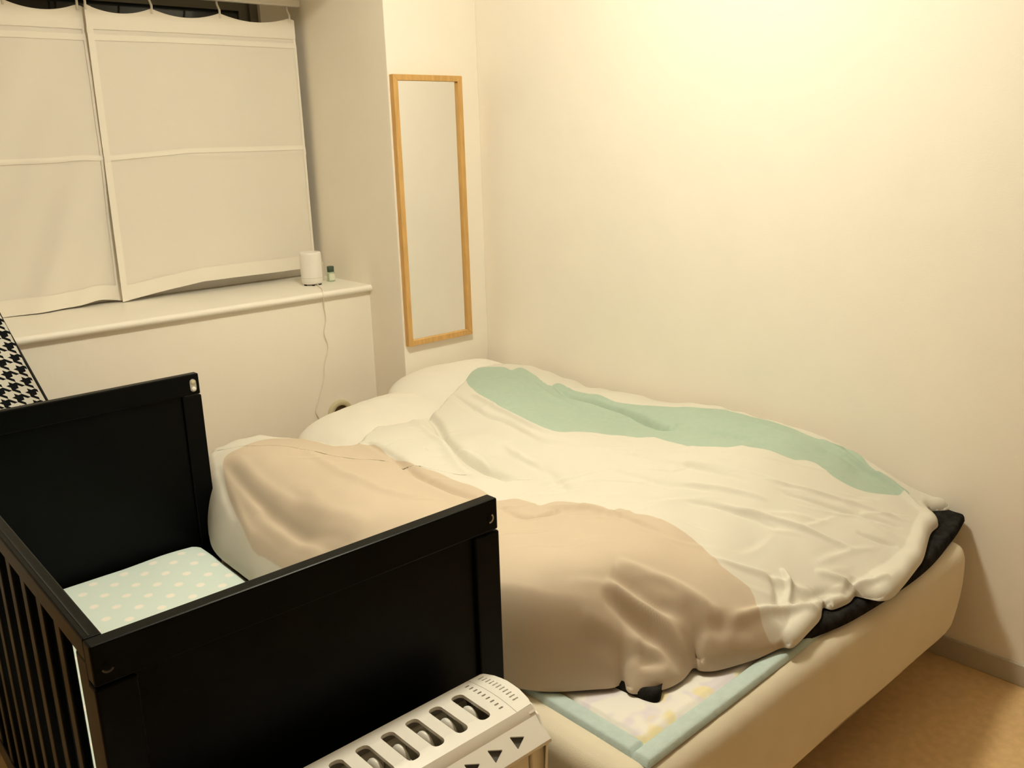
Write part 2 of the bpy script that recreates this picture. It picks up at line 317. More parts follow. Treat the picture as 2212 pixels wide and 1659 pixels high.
DUVET_FOLDS=[
([(1.370,2.058),(1.351,1.954),(1.343,1.839),(1.344,1.723),(1.349,1.619)],-0.014,0.016),
([(1.396,2.229),(1.387,2.119),(1.350,1.975)],-0.008,0.012),
([(1.014,2.377),(0.996,2.188),(0.984,2.014),(0.979,1.820),(0.992,1.677)],-0.006,0.014),
([(1.045,2.393),(1.026,2.189),(1.020,1.978),(1.018,1.794)],0.004,0.020),
([(0.999,2.391),(0.969,2.276),(0.939,2.153)],-0.004,0.012),
([(0.994,2.350),(0.962,2.221),(0.923,2.045)],0.003,0.012),
([(1.211,2.260),(1.175,1.957),(1.183,1.759),(1.275,1.692)],0.006,0.020),
([(0.976,2.101),(0.967,1.868),(0.965,1.695)],-0.006,0.015),
([(1.737,2.421),(1.673,2.236),(1.539,1.974),(1.534,1.835),(1.507,1.700)],-0.020,0.016),
([(1.662,2.386),(1.591,2.165),(1.483,1.905),(1.455,1.743)],0.008,0.020),
([(1.872,2.412),(1.796,2.161),(1.799,2.031),(1.736,1.829),(1.794,1.725)],-0.009,0.012),
([(1.903,2.335),(1.856,2.179),(1.838,2.030),(1.807,1.852),(1.910,1.760)],0.008,0.012),
([(2.213,2.252),(2.171,2.063),(2.175,1.920),(2.170,1.817),(2.108,1.655),(2.148,1.642)],-0.018,0.014),
([(2.185,2.405),(2.115,2.187),(2.070,1.969)],0.005,0.020),
([(2.101,1.649),(2.133,1.487),(2.131,1.330),(2.140,1.204)],-0.006,0.015),
([(2.195,1.616),(2.238,1.446),(2.246,1.267),(2.259,1.117)],0.008,0.020),
([(2.323,1.267),(2.298,1.138),(2.302,1.030),(2.269,0.924)],0.012,0.012),
([(2.352,1.210),(2.311,1.117),(2.314,1.077)],-0.012,0.012),
([(1.733,1.188),(1.805,1.055),(1.880,0.916)],0.006,0.010),
([(1.676,1.256),(1.740,1.140),(1.764,1.054)],-0.007,0.012),
([(1.929,1.199),(2.050,1.070),(2.173,0.918)],0.005,0.010),
([(1.917,1.137),(2.023,1.017),(2.113,0.914)],-0.005,0.010),
([(1.951,0.954),(1.981,0.909),(2.011,0.877)],-0.006,0.008),
([(1.487,1.050),(1.589,0.977),(1.671,0.889)],0.006,0.012),
([(1.720,0.930),(1.784,0.852),(1.856,0.823)],0.008,0.010),
([(1.656,0.973),(1.628,0.936),(1.562,0.902)],0.010,0.008),
([(1.609,0.978),(1.582,0.938),(1.527,0.908)],-0.008,0.010),
([(1.363,0.926),(1.469,0.910),(1.583,0.892),(1.630,0.862)],0.009,0.010),
([(1.619,0.898),(1.676,0.892),(1.734,0.858)],-0.008,0.012),
([(1.724,0.858),(1.765,0.866),(1.795,0.870)],-0.008,0.010),
([(1.178,1.076),(1.225,1.022),(1.256,0.967),(1.268,0.915)],-0.020,0.018),
([(1.195,1.085),(1.247,1.017),(1.278,0.950),(1.304,0.899)],0.014,0.014),
([(1.224,1.093),(1.274,1.017),(1.327,0.967)],-0.010,0.014),
([(1.253,1.106),(1.324,1.022),(1.373,0.934)],0.008,0.018),
([(1.124,1.063),(1.178,1.017),(1.231,0.958)],-0.010,0.012),
([(1.115,1.078),(1.175,1.026),(1.231,0.969)],0.010,0.012),
([(1.069,1.064),(1.080,1.039),(1.093,1.011)],-0.012,0.012),
([(1.147,1.001),(1.181,0.962),(1.205,0.937)],-0.010,0.012),
([(1.290,0.972),(1.367,0.929),(1.432,0.902)],-0.008,0.012),
([(1.351,1.561),(1.358,1.461),(1.435,1.452)],-0.012,0.014),
([(1.439,1.497),(1.470,1.401),(1.476,1.289)],0.008,0.014),
([(1.481,1.308),(1.485,1.227),(1.479,1.144)],-0.006,0.012),
([(1.685,1.537),(1.707,1.367),(1.770,1.242)],-0.005,0.014),
([(1.740,1.766),(1.813,1.600),(1.841,1.412),(1.914,1.259)],0.005,0.015),
([(1.631,1.806),(1.586,1.647),(1.544,1.520)],-0.007,0.014),
([(1.651,1.887),(1.615,1.732),(1.557,1.574)],0.006,0.012),
([(1.817,1.537),(1.842,1.353),(1.885,1.211)],-0.005,0.012),
([(1.747,1.310),(1.797,1.234),(1.852,1.136)],0.005,0.012),
([(1.078,2.078),(1.031,1.860),(1.041,1.671)],0.005,0.030)]

# ------------------------------------------------------------------ the room
XR, YB, XP, YS, YW, ZC = 2.413, 2.841, 1.986, 3.078, 3.60, 2.52
def pillar_x(y): return XP + 0.055*(y-YB)          # the pillar flank is slightly splayed
XE = pillar_x(YW+.2)
XL, YF = -1.60, -2.20
structure('floor', box_mesh(XL-.1, XR+.1, YF-.1, YW+.2, -0.08, 0.0), M_FLOOR)
structure('ceiling', box_mesh(XL-.1, XR+.1, YF-.1, YW+.2, ZC, ZC+.08), M_CEIL)
structure('wall_right', box_mesh(XR, XR+.1, YF-.1, YW+.2, 0, ZC), M_WALL)
structure('wall_left', box_mesh(XL-.1, XL, YF-.1, YW+.2, 0, ZC), M_DIMWALL)
structure('wall_front', box_mesh(XL, XR, YF-.1, YF, 0, ZC), M_DIMWALL)
me_ = box_mesh(XP, XR, YB, YW+.2, 0, ZC, 0.003, 2)
for v in me_.vertices:
    if v.co.x < 2.1: v.co.x = v.co.x-XP+pillar_x(v.co.y)
structure('wall_back', me_, M_WALL, 'narrow pillar wall carrying the mirror')
structure('wall_sill', box_mesh(XL, XE, YS, YW+.2, 0, 0.884), M_WALL, 'low wall under the window sill')
structure('wall_beam', box_mesh(XL, XE, YB, YW+.2, 2.10, ZC), M_WALL, 'beam over the window bay')
# window wall around the glazing
WX0, WX1, WZ0, WZ1 = -0.35, 1.90, 0.955, 2.06
structure('wall_window', join_boxes([(XL, WX0, YW-.02, YW+.2, 0.90, 2.10), (WX1, XE, YW-.02, YW+.2, 0.90, 2.10), (WX0, WX1, YW-.02, YW+.2, 0.90, WZ0), (WX0, WX1, YW-.02, YW+.2, WZ1, 2.10)]), M_WALL)
# sill board with rounded nose
bm = bmesh.new()
prof = [(YW-.02, 0.884), (YS-.012, 0.884)]
for a in range(0, 181, 20):
    prof.append((YS-.012-0.0125*math.sin(math.radians(a)), 0.8965-0.0125*math.cos(math.radians(a))))
prof += [(YW-.02, 0.909)]
ra = [bm.verts.new((XL, p[0], p[1])) for p in prof]; rb = [bm.verts.new((pillar_x(p[0])-.0005, p[0], p[1])) for p in prof]
for i in range(len(prof)):
    j = (i+1) % len(prof); bm.faces.new((ra[i], ra[j], rb[j], rb[i]))
bm.faces.new(ra); bm.faces.new(rb[::-1])
structure('trim_1', finish(bm), M_SILL, 'white window sill board with rounded nose')
# low back upstand of the sill under the window
structure('trim_2', box_mesh(XL, pillar_x(YW-.06)-.001, YW-.062, YW-.02, 0.909, 0.953, 0.004), M_SILL, 'white upstand along the back of the window sill')
structure('baseboard_right', box_mesh(XR-.008, XR, YF, YB, 0.0, 0.062, 0.002), M_BASEB)
structure('baseboard_back', box_mesh(XP, XR-.008, YB-.008, YB, 0.0, 0.062, 0.002), M_BASEB)
structure('baseboard_sill', box_mesh(XL, XP, YS-.008, YS, 0.0, 0.062, 0.002), M_BASEB)
structure('baseboard_left', box_mesh(XL, XL+.008, YF, YS-.008, 0.0, 0.062, 0.002), M_BASEB)
structure('baseboard_front', box_mesh(XL+.008, XR-.008, YF, YF+.008, 0.0, 0.062, 0.002), M_BASEB)

# window: frame, two sliding sashes with dark night panes
wf = structure('window_1', join_boxes([(WX0, WX1, YW, YW+.08, WZ0, WZ0+.035), (WX0, WX1, YW, YW+.08, WZ1-.035, WZ1), (WX0, WX0+.035, YW, YW+.08, WZ0+.035, WZ1-.035), (WX1-.035, WX1, YW, YW+.08, WZ0+.035, WZ1-.035)]), M_ALU, 'dark window behind the curtains at night')
for (a, b_, yo) in ((WX0+.035, 0.80, .042), (0.76, WX1-.035, .016)):
    sa = link('sash', join_boxes([(a, b_, YW+yo, YW+yo+.022, WZ0+.035, WZ0+.085), (a, b_, YW+yo, YW+yo+.022, WZ1-.075, WZ1-.035), (a, a+.04, YW+yo, YW+yo+.022, WZ0+.085, WZ1-.075), (b_-.04, b_, YW+yo, YW+yo+.022, WZ0+.085, WZ1-.075)]), wf, M_ALU)
    box('pane', a+.04, b_-.04, YW+yo+.008, YW+yo+.014, WZ0+.085, WZ1-.075, M_NIGHT, sa)

# ------------------------------------------------------------------ ceiling lamp (out of the frame, lights the room)
t = thing('ceiling_lamp', 'round white globe lamp hanging under the ceiling above the bed', 'lamp', LAMP_POS)
link('diffuser', lathe([(0, -0.48*LAMP_RADIUS)] + [(LAMP_RADIUS*math.sin(math.radians(a)), -0.48*LAMP_RADIUS*math.cos(math.radians(a))) for a in range(10, 180, 10)] + [(0, 0.48*LAMP_RADIUS)], 32), t, M_GLOW, True)
link('canopy', lathe([(0.05, 0.48*LAMP_RADIUS-.016), (0.09, 0.48*LAMP_RADIUS-.002), (0.09, ZC-LAMP_POS[2]), (0, ZC-LAMP_POS[2])], 32), t, M_WHITEPL, True)

# ------------------------------------------------------------------ mirror
t = thing('wall_mirror', 'tall narrow mirror in a light birch frame on the pillar wall', 'mirror', (2.153, YB, 0.69))
mx0, mx1, mz0, mz1, my0, my1 = 1.993-2.153, 2.313-2.153, 0.0, 1.003, -0.024, 0.0
fw = 0.021
def frame_bar(pts):
    bm = bmesh.new()
    a = [bm.verts.new((x, my0, z)) for x, z in pts]; b_ = [bm.verts.new((x, my1, z)) for x, z in pts]
    bm.faces.new(a); bm.faces.new(b_[::-1])
    for i in range(4):
        j = (i+1) % 4; bm.faces.new((a[j], a[i], b_[i], b_[j]))
    bmesh.ops.bevel(bm, geom=list(bm.edges), offset=0.0012, segments=1, affect='EDGES')
    return link('frame_bar', finish(bm), t, M_BIRCH)
O_ = [(mx0, mz0), (mx1, mz0), (mx1, mz1), (mx0, mz1)]
I_ = [(mx0+fw, mz0+fw), (mx1-fw, mz0+fw), (mx1-fw, mz1-fw), (mx0+fw, mz1-fw)]
for i in range(4):
    j = (i+1) % 4; frame_bar([O_[i], O_[j], I_[j], I_[i]])
gl = box('glass', mx0+fw-.003, mx1-fw+.003, -0.012, -0.006, mz0+fw-.003, mz1-fw+.003, M_MIRROR, t)

# ------------------------------------------------------------------ curtains
YC = 3.475
HOOKS_R = [1.178, 1.408, 1.667, 1.961]
HOOKS_L = [0.02, 0.25, 0.48, 0.70, 0.923, 1.157]
def top_z(x, hooks):
    for a, b_ in zip(hooks, hooks[1:]):
        if a <= x <= b_:
            s = (x-a)/(b_-a); return 1.949-0.024*(1-(2*s-1)**2)
    return 1.949-0.012*min(1, abs(x-(hooks[0] if x < hooks[0] else hooks[-1]))/.03)
def curtain(label, x0t, x1t, x0b, x1b, hooks, zb, yoff, waves, hem_side):
    """x0t..x1t at the top, x0b..x1b at the bottom; zb(s) is the bottom hem height."""
    root = thing('curtain', label, 'curtain', (0, 0, 0), 'half-length window curtains')
    zt = np.vectorize(lambda x: top_z(x, hooks))
    def surf(u, v):
        # v 0 top .. 1 bottom
        xt = x0t + u*(x1t-x0t); xb = x0b + u*(x1b-x0b)
        x = xt + (xb-xt)*v
        zT = zt(xt); zB = zb(u)
        z = 1.942 + (zB-1.942)*v + (zT-1.942)*np.clip(1-v/0.05, 0, 1)
        y = np.full_like(x, YC - yoff)
        for amp, freq, ph, grow, slant in waves:
            y += amp*np.sin(2*np.pi*(freq*(u + slant*v)) + ph)*(0.25+0.75*v**grow)
        y += -0.004*np.exp(-((z-1.431)/0.010)**2)
        y += 0.004*np.exp(-((z-1.862)/0.008)**2)
        return x, y, z
    link('panel', grid_mesh(surf, 90, 110), root, M_CURT, True)
    def strip(name, va, vb, ua=0, ub=1, off=-0.0025):
        def f(u, v):
            x, y, z = surf(ua + u*(ub-ua), va + v*(vb-va)); return x, y+off, z
        return link(name, grid_mesh(f, 70 if ub-ua > .5 else 6, 8 if vb-va < .5 else 80), root, M_CURTHEM, True)
    strip('header_band', 0.001, 0.072)
    strip('rod_pocket', 0.088, 0.108)
    strip('fold_band', 0.488, 0.506)
    strip('bottom_hem', 0.945, 0.999)
    if hem_side == 'left':
        strip('side_hem', 0.0, 1.0, 0.0, 0.028, -0.004)
        strip('side_hem', 0.0, 1.0, 0.988, 1.0, -0.003)
    else:
        strip('side_hem', 0.0, 1.0, 0.982, 1.0, -0.003)
    for hx in hooks:
        s = (hx-x0t)/(x1t-x0t)
        if not -0.02 < s < 1.02: continue
        link('hook', tube_mesh([(hx, YC-.003-yoff, 1.931), (hx, YC-.006-yoff, 1.958), (hx, YC, 1.982), (hx, YC+.002, 1.994)], 0.0042, 6), root, M_WHITEPL, True)
    return root
def zbR(s): return 0.912 + 0.040*np.clip(s*2.6, 0, 1) - 0.004*s
def zbL(s): return 0.911 + 0.003*np.sin(s*9) + 0.012*np.exp(-((s-0.93)/0.05)**2)
curtain('right-hand white half-length curtain hanging down to the sill', 1.174, 1.982, 1.164, 1.989, HOOKS_R, zbR, 0.012,
        [(0.006, 1.1, 0.4, 1.5, 0.1), (0.003, 2.7, 1.0, 2.0, 0.2)], 'left')
curtain('left-hand white half-length curtain rippled beside the photo edge', -0.02, 1.187, -0.05, 1.177, HOOKS_L, zbL, -0.006,
        [(0.012, 3.3, 0.2, 1.2, 0.35), (0.006, 6.1, 1.3, 1.6, 0.5), (0.004, 9.0, 0.6, 2.0, 0.3)], 'right')
rail = thing('curtain_rail', 'white curtain rail across the top of the window', 'curtain rail', (0, 0, 0))
box('track', -0.30, pillar_x(YC-.012)-.001, YC-.012, YC+.014, 1.994, 2.022, M_WHITEPL, rail, 0.005, 3)
for bx in (0.1, 1.05, 1.93):
    box('bracket', bx-.012, bx+.012, YC-.01, YW-.021, 2.020, 2.034, M_WHITEPL, rail, 0.002)

# ------------------------------------------------------------------ things on the sill
t = thing('aroma_diffuser', 'white cylindrical aroma diffuser standing at the end of the sill', 'diffuser', (1.850, 3.262, 0.909))
link('body', lathe([(0, 0.006), (0.036, 0.006), (0.0415, 0.012), (0.0435, 0.03), (0.0435, 0.122), (0.0425, 0.129), (0.039, 0.133), (0.030, 0.1335), (0.028, 0.131), (0, 0.131)], 48), t, M_WHITEPL, True)
for k in range(5):
    a = k*2*math.pi/5+.5
    link('foot', lathe([(0, 0), (0.006, 0), (0.006, 0.007), (0, 0.007)], 10, (0.030*math.cos(a), 0.030*math.sin(a), 0)), t, M_DARK)
link('seam_ring', lathe([(0.0437, 0.030), (0.0439, 0.031), (0.0437, 0.032)], 48), t, M_PALEBOX, True)
pts = catmull([(1.850, 3.225, 0.914), (1.825, 3.16, 0.912), (1.79, 3.085, 0.9125), (1.774, 3.057, 0.906), (1.776, 3.058, 0.872), (1.780, 3.066, 0.85), (1.787, 3.073, 0.80), (1.774, 3.073, 0.746), (1.786, 3.073, 0.69), (1.765, 3.073, 0.627), (1.754, 3.073, 0.563), (1.727, 3.073, 0.494), (1.708, 3.073, 0.441), (1.722, 3.073, 0.39), (1.70, 3.073, 0.25), (1.72, 3.073, 0.07)], k=6)
co = link('power_cord', tube_mesh(pts, 0.0021, 6), None, M_CORD, True)
tag(co, 'thin cream cord hanging wavily down the wall under the diffuser', 'cord')
t = thing('oil_bottle', 'small green bottle with dark cap and pale label beside the diffuser', 'bottle', (1.951, 3.285, 0.909))
link('glass_body', lathe([(0, 0), (0.0145, 0), (0.016, 0.003), (0.016, 0.036), (0.012, 0.041), (0.009, 0.043), (0, 0.043)], 24), t, M_PALEGREEN, True)
link('cap', lathe([(0, 0.040), (0.0145, 0.040), (0.0145, 0.060), (0.013, 0.062), (0, 0.062)], 24), t, M_GREEN, True)
bm = bmesh.new(); n = 14
A0, A1 = math.radians(215), math.radians(330)
ra = [bm.verts.new((0.0165*math.cos(A0+(A1-A0)*i/n), 0.0165*math.sin(A0+(A1-A0)*i/n), 0.006)) for i in range(n+1)]
rb = [bm.verts.new((v.co.x, v.co.y, 0.033)) for v in ra]
for i in range(n): bm.faces.new((ra[i], ra[i+1], rb[i+1], rb[i]))
link('paper_label', finish(bm), t, M_LABEL, True)
bt = link('small_carton', box_mesh(-.014, .014, -.02, .02, 0, .078, .0015), None, M_PALEBOX)
bt.location = (1.928, 3.345, 0.909); bt.rotation_euler[2] = 0.2
tag(bt, 'small pale carton tucked between the diffuser and the green bottle', 'carton')
# round wall socket low on the wall
t = thing('wall_socket', 'round beige wall socket half hidden behind the white pillow', 'socket', (1.818, YS, 0.410))
def disc_x(profile):  # lathe turned to face -y
    me = lathe(profile, 40); me.transform(Matrix.Rotation(math.radians(90), 4, 'X')); return me
link('ring_plate', disc_x([(0.034, 0.0), (0.034, 0.012), (0.037, 0.015), (0.050, 0.014), (0.055, 0.009), (0.056, 0.0)]), t, M_BEIGEPL, True)
link('recess_disc', disc_x([(0, 0.004), (0.034, 0.004)]), t, material('brown_socket', (0.10, 0.065, 0.03), 0.5, 0.3, 0.6, 160))
for dx in (-.008, .008):
    box('slot', dx-.0015, dx+.0015, -.0065, -.004, .004, .016, M_DARK, t)

# ------------------------------------------------------------------ houndstooth board leaning behind the cot
t = thing('ironing_board', 'board in a black and white houndstooth cover leaning behind the cot', 'ironing board', (0.705, 2.88, 0.0))
bm = bmesh.new()
W_, Lh = 0.36, 1.30
out = [(-W_/2, 0.02), (W_/2, 0.02), (W_/2, 0.95)]
for a in range(10, 171, 10): out.append((W_/2*math.cos(math.radians(a)) * (0.55+0.45*math.cos(math.radians(a))**2)**.5, 0.95+0.35*math.sin(math.radians(a))))
out.append((-W_/2, 0.95))
fa = [bm.verts.new((x, -.016, z)) for x, z in out]; fb = [bm.verts.new((x, .016, z)) for x, z in out]
bm.faces.new(fa); bm.faces.new(fb[::-1])
for i in range(len(out)):
    j = (i+1) % len(out); bm.faces.new((fa[j], fa[i], fb[i], fb[j]))
bmesh.ops.bevel(bm, geom=[e for e in bm.edges if abs(e.verts[0].co.y-e.verts[1].co.y) < 1e-5], offset=0.009, segments=3, affect='EDGES')
link('padded_cover', finish(bm), t, M_HOUND, True)
link('edge_cord', tube_mesh(catmull([(x*1.0, 0.0, z) for x, z in out], True, 3), 0.004, 6), t, M_DARK, True)
t.rotation_euler = (math.radians(-8), math.radians(-13.4), math.radians(0))

# ------------------------------------------------------------------ bed
BX0, BX1, BY0, BY1, BZ0, BZ1 = 0.975, 2.308, 0.822, 2.80, 0.160, 0.415
bed = thing('double_bed', 'double bed with cream fitted sheet along the right wall', 'bed', (1.64, 1.81, 0))
def rel(me, o):
    me.transform(Matrix.Translation(-o.location)); return me
def mattress_mesh():
    bm = bmesh.new()
    m = box_mesh(BX0, BX1, BY0, BY1, BZ0, BZ1, 0.040, 5); bm.from_mesh(m); bpy.data.meshes.remove(m)
    def cuts(axis, lo, hi, n):
        for i in range(1, n):
            co = Vector((0, 0, 0)); co[axis] = lo+(hi-lo)*i/n; no = Vector((0, 0, 0)); no[axis] = 1
            bmesh.ops.bisect_plane(bm, geom=list(bm.verts)+list(bm.edges)+list(bm.faces), plane_co=co, plane_no=no)
    cuts(0, BX0, BX1, 70); cuts(2, BZ0, BZ1, 12); cuts(1, BY0, BY1, 14)
    for v in bm.verts:
        x, y, z = v.co
        if x > 2.15:          # the right-hand lower corner draws in
            s0 = max(0, (BZ1-z)/(BZ1-BZ0)); v.co.x -= 0.040*s0**1.6*min(1, (x-2.15)/.15)
            if y < BY0+.12: v.co.y += 0.016*s0**2*((x-2.15)/.16)**2
        if y < BY0+.06:       # foot face: slight belly and gathered cloth under the throw
            s = (z-BZ0)/(BZ1-BZ0)
            v.co.y -= 0.012*math.sin(math.pi*min(1, max(0, s)))
            g = math.exp(-((x-1.60)/.12)**2)*max(0, (s-.45)/.55)
            v.co.y += 0.0022*g*math.sin(x*230+z*40) + 0.0006*math.sin(x*90+z*30)*s
            v.co.y += 0.004*noise.noise(Vector((x*4, z*7, 1.3)))
        v.co.z += 0.003*noise.noise(Vector((x*5, y*5, 2.0)))
    return finish(bm)
link('mattress', rel(mattress_mesh(), bed), bed, M_SHEET, True)
link('bed_base', rel(box_mesh(BX0+.03, BX1-.25, BY0+.035, BY1-.02, 0.125, 0.168, 0.006), bed), bed, M_WOODBASE)
for lx in (BX0+.10, BX1-.16):
    for ly in (BY0+.25, BY1-.12):
        link('leg', rel(lathe([(0, 0), (0.022, 0), (0.026, 0.127), (0, 0.127)], 20, (lx, ly, 0)), bed), bed, M_BLACK, True)

# child blanket with pale blue binding, lying on the mattress
bl = thing('child_blanket', 'pastel printed blanket with pale blue binding at the bed foot', 'blanket', (1.4, 1.3, 0.416))
def on_bed(x, y): return 0.0035 + 0.002*np.sin(x*17+1)*np.sin(y*15)
QX0, QX1, QY0, QY1 = 1.032, 1.73, 0.838, 1.83
def blanket_edge(u, v):
    # slightly skewed rectangle
    x = QX0 + u*(QX1-QX0) + 0.012*v; y = QY0 + v*(QY1-QY0) + 0.018*u
    return x, y
def bsurf(u0, u1, v0, v1, th):
    def f(u, v):
        x, y = blanket_edge(u0+u*(u1-u0), v0+v*(v1-v0))
        e = np.minimum(np.minimum(u, 1-u)*(u1-u0)*0.7, np.minimum(v, 1-v)*(v1-v0)) if False else 0
        z = on_bed(x, y) + th
        return x-1.4, y-1.3, z
    return f
bwx, bwy = 0.040/(QX1-QX0), 0.040/(QY1-QY0)
def slab(name, u0, u1, v0, v1, th, mat, nu, nv, puff=0.0):
    def top(u, v):
        x, y, z = bsurf(u0, u1, v0, v1, th)(u, v)
        du = np.minimum(u, 1-u)*(u1-u0)*(QX1-QX0); dv = np.minimum(v, 1-v)*(v1-v0)*(QY1-QY0)
        d = np.minimum(du, dv); g = np.sqrt(np.clip(1-(1-np.clip(d/.008, 0, 1))**2, 0, 1))
        return x, y, z*g + puff*np.sin(np.clip(d/.02, 0, 1)*np.pi/2) - .002*(1-g)
    return link(name, grid_mesh(top, nu, nv), bl, mat, True)
slab('quilted_center', bwx, 1-bwx, bwy, 1-bwy, 0.004, M_BLANKET, 80, 100)
slab('binding', 0, 1, 0, bwy*1.03, 0.006, M_BIND, 120, 14, 0.002)
slab('binding', 0, 1, 1-bwy*1.03, 1, 0.006, M_BIND, 90, 12, 0.002)
slab('binding', 0, bwx*1.03, bwy*.97, 1-bwy*.97, 0.006, M_BIND, 14, 140, 0.002)
slab('binding', 1-bwx*1.03, 1, bwy*.97, 1-bwy*.97, 0.006, M_BIND, 12, 100, 0.002)

# charcoal fleece throw under the duvet
def throw_mesh():
    P = [(1.168, 0.949), (1.225, 0.958), (1.30, 0.966), (1.43, 0.918), (1.50, 0.885), (1.58, 0.856), (1.70, 0.834), (1.90, 0.824), (2.08, 0.826), (2.25, 0.846), (2.375, 0.868), (2.396, 0.878), (2.400, 0.92), (2.400, 1.05), (2.400, 1.30), (2.400, 1.75), (1.9, 1.78), (1.30, 1.75), (1.18, 1.45), (1.16, 1.15)]
    E = np.array([(p.x, p.y) for p in catmull([(x, y, 0) for x, y in P], True, 10)])
    c = np.array([1.75, 1.25]); n = len(E)
    T = np.array([1.0, .997, .99, .982, .972, .955, .93, .88, .8, .7, .55, .4, .2, .02])
    V = []; F = []
    for k, s in enumerate(T):
        Q = c+(E-c)*s
        d = (1-s)*np.linalg.norm(E-c, axis=1)
        g = np.sqrt(np.clip(1-(1-np.clip(d/.012, 0, 1))**2, 0, 1))
        for (x, y), gg in zip(Q, g):
            base = 0.424 if x > 1.03 else 0.418
            hang = 0.0
            if y < BY0+.02 and s > .9: hang = 0.012*min(1, (BY0+.02-y)/.04)
            if x > BX1+.01: hang -= 0.004*min(1, (x-BX1)/.06)
            V.append((x, y, base + 0.020*gg + 0.003*gg*noise.noise(Vector((x*60, y*60, 0))) - hang))
    for k in range(len(T)-1):
        for i in range(n):
            j = (i+1) % n; F.append((k*n+i, k*n+j, (k+1)*n+j, (k+1)*n+i))
    # underside
    o0 = len(V)
    for s in (1.0, .5, .02):
        for x, y in c+(E-c)*s:
            hang = 0.012*min(1, max(0, (BY0+.02-y)/.04)) if s > .9 else 0
            if x > BX1+.01: hang -= 0.004*min(1, (x-BX1)/.06)
            V.append((x, y, 0.4225-hang))
    for k in range(2):
        for i in range(n):
            j = (i+1) % n; F.append((o0+k*n+j, o0+k*n+i, o0+(k+1)*n+i, o0+(k+1)*n+j))
    for i in range(n):
        j = (i+1) % n; F.append((o0+i, o0+j, j, i))
    me = bpy.data.meshes.new('throw'); me.from_pydata(V, [], F); me.update(); return me
th = link('throw_blanket', throw_mesh(), None, M_THROW, True)
tag(th, 'charcoal fleece throw peeking out under the duvet at the bed foot', 'throw')

# pillows
def pillow(label, loc, rot, hx, hy, ht, seed):
    n = 60
    g = np.linspace(-1, 1, n); U, V = np.meshgrid(g, g)
    # rounded corners
    X = hx*U*(1-0.20*np.abs(V)**3.5*np.abs(U)); Y = hy*V*(1-0.22*np.abs(U)**3.5*np.abs(V))
    prof = np.clip((1-np.abs(U)**2.6), 0, 1)**.55*np.clip((1-np.abs(V)**2.6), 0, 1)**.55
    w = np.array([[noise.noise(Vector((x*9+seed, y*9, 0)))*.006 + noise.noise(Vector((x*22, y*22+seed, 3)))*.003 for x, y in zip(xr, yr)] for xr, yr in zip(X, Y)])
    verts = []; F = []
    for sgn in (1, -1):
        Z = sgn*ht*prof + (w*prof if sgn > 0 else 0)
        verts += np.stack([X, Y, Z], -1).reshape(-1, 3).tolist()
    for s in (0, 1):
        for i in range(n-1):
            for j in range(n-1):
                q = (s*n*n+i*n+j, s*n*n+i*n+j+1, s*n*n+(i+1)*n+j+1, s*n*n+(i+1)*n+j)
                F.append(q if s == 0 else q[::-1])
    me = bpy.data.meshes.new('pillow'); me.from_pydata(verts, [], F); me.update()
    bm = bmesh.new(); bm.from_mesh(me); bmesh.ops.remove_doubles(bm, verts=bm.verts, dist=0.0004); bm.to_mesh(me); bm.free()
    o = link('bed_pillow', me, None, M_PILLOW, True)
    o.location = loc; o.rotation_euler = rot
    tag(o, label, 'pillow', 'bed pillows'); return o
pillow('white pillow tucked in the corner below the mirror', (2.105, 2.640, 0.515), (math.radians(11), 0, math.radians(-2)), 0.290, 0.185, 0.098, 1.0)
pillow('white pillow in front of the round wall socket', (1.675, 2.575, 0.482), (math.radians(6), math.radians(-5), math.radians(2)), 0.285, 0.190, 0.082, 5.0)

# duvet ---------------------------------------------------------------
HP = np.array(DUVET_HEIGHTS)
def _U(r2): return np.where(r2 > 1e-12, r2*np.log(np.maximum(r2, 1e-12)), 0)
def tps_solve():
    n = len(HP); K = _U(((HP[:, None, :2]-HP[None, :, :2])**2).sum(-1)) + np.eye(n)*0.004
    P = np.c_[np.ones(n), HP[:, :2]]
    A = np.block([[K, P], [P.T, np.zeros((3, 3))]])
    return np.linalg.solve(A, np.r_[HP[:, 2], 0, 0, 0])
TPS = tps_solve()
def duvet_h(x, y):
    n = len(HP); r2 = (x[..., None]-HP[:, 0])**2+(y[..., None]-HP[:, 1])**2
    return _U(r2)@TPS[:n]+TPS[n]+TPS[n+1]*x+TPS[n+2]*y
def seg_dist(px, py, poly, closed):
    """distance to polyline, plus arc fraction of nearest point"""
    P = np.asarray(poly, float); Q = np.roll(P, -1, 0) if closed else P[1:]; P0 = P if closed else P[:-1]
    best = np.full(px.shape, 1e9); frac = np.zeros(px.shape); n = len(P0)
    for i in range(n):
        a, b_ = P0[i], Q[i]; ab = b_-a; L2 = max((ab**2).sum(), 1e-12)
        t_ = np.clip(((px-a[0])*ab[0]+(py-a[1])*ab[1])/L2, 0, 1)
        d2 = (px-a[0]-t_*ab[0])**2+(py-a[1]-t_*ab[1])**2
        m = d2 < best; best = np.where(m, d2, best); frac = np.where(m, (i+t_)/n, frac)
    return np.sqrt(best), frac
def inside(px, py, poly):
    c = np.zeros(px.shape, bool); P = np.asarray(poly, float); Q = np.roll(P, -1, 0)
    for a, b_ in zip(P, Q):
        cond = ((a[1] > py) != (b_[1] > py))
        xs = (b_[0]-a[0])*(py-a[1])/((b_[1]-a[1]) if abs(b_[1]-a[1]) > 1e-12 else 1e-12)+a[0]
        c ^= cond & (px < xs)
    return c
def smooth_poly(P, k=6): return np.array([(p.x, p.y) for p in catmull([(x, y, 0) for x, y in P], True, k)])
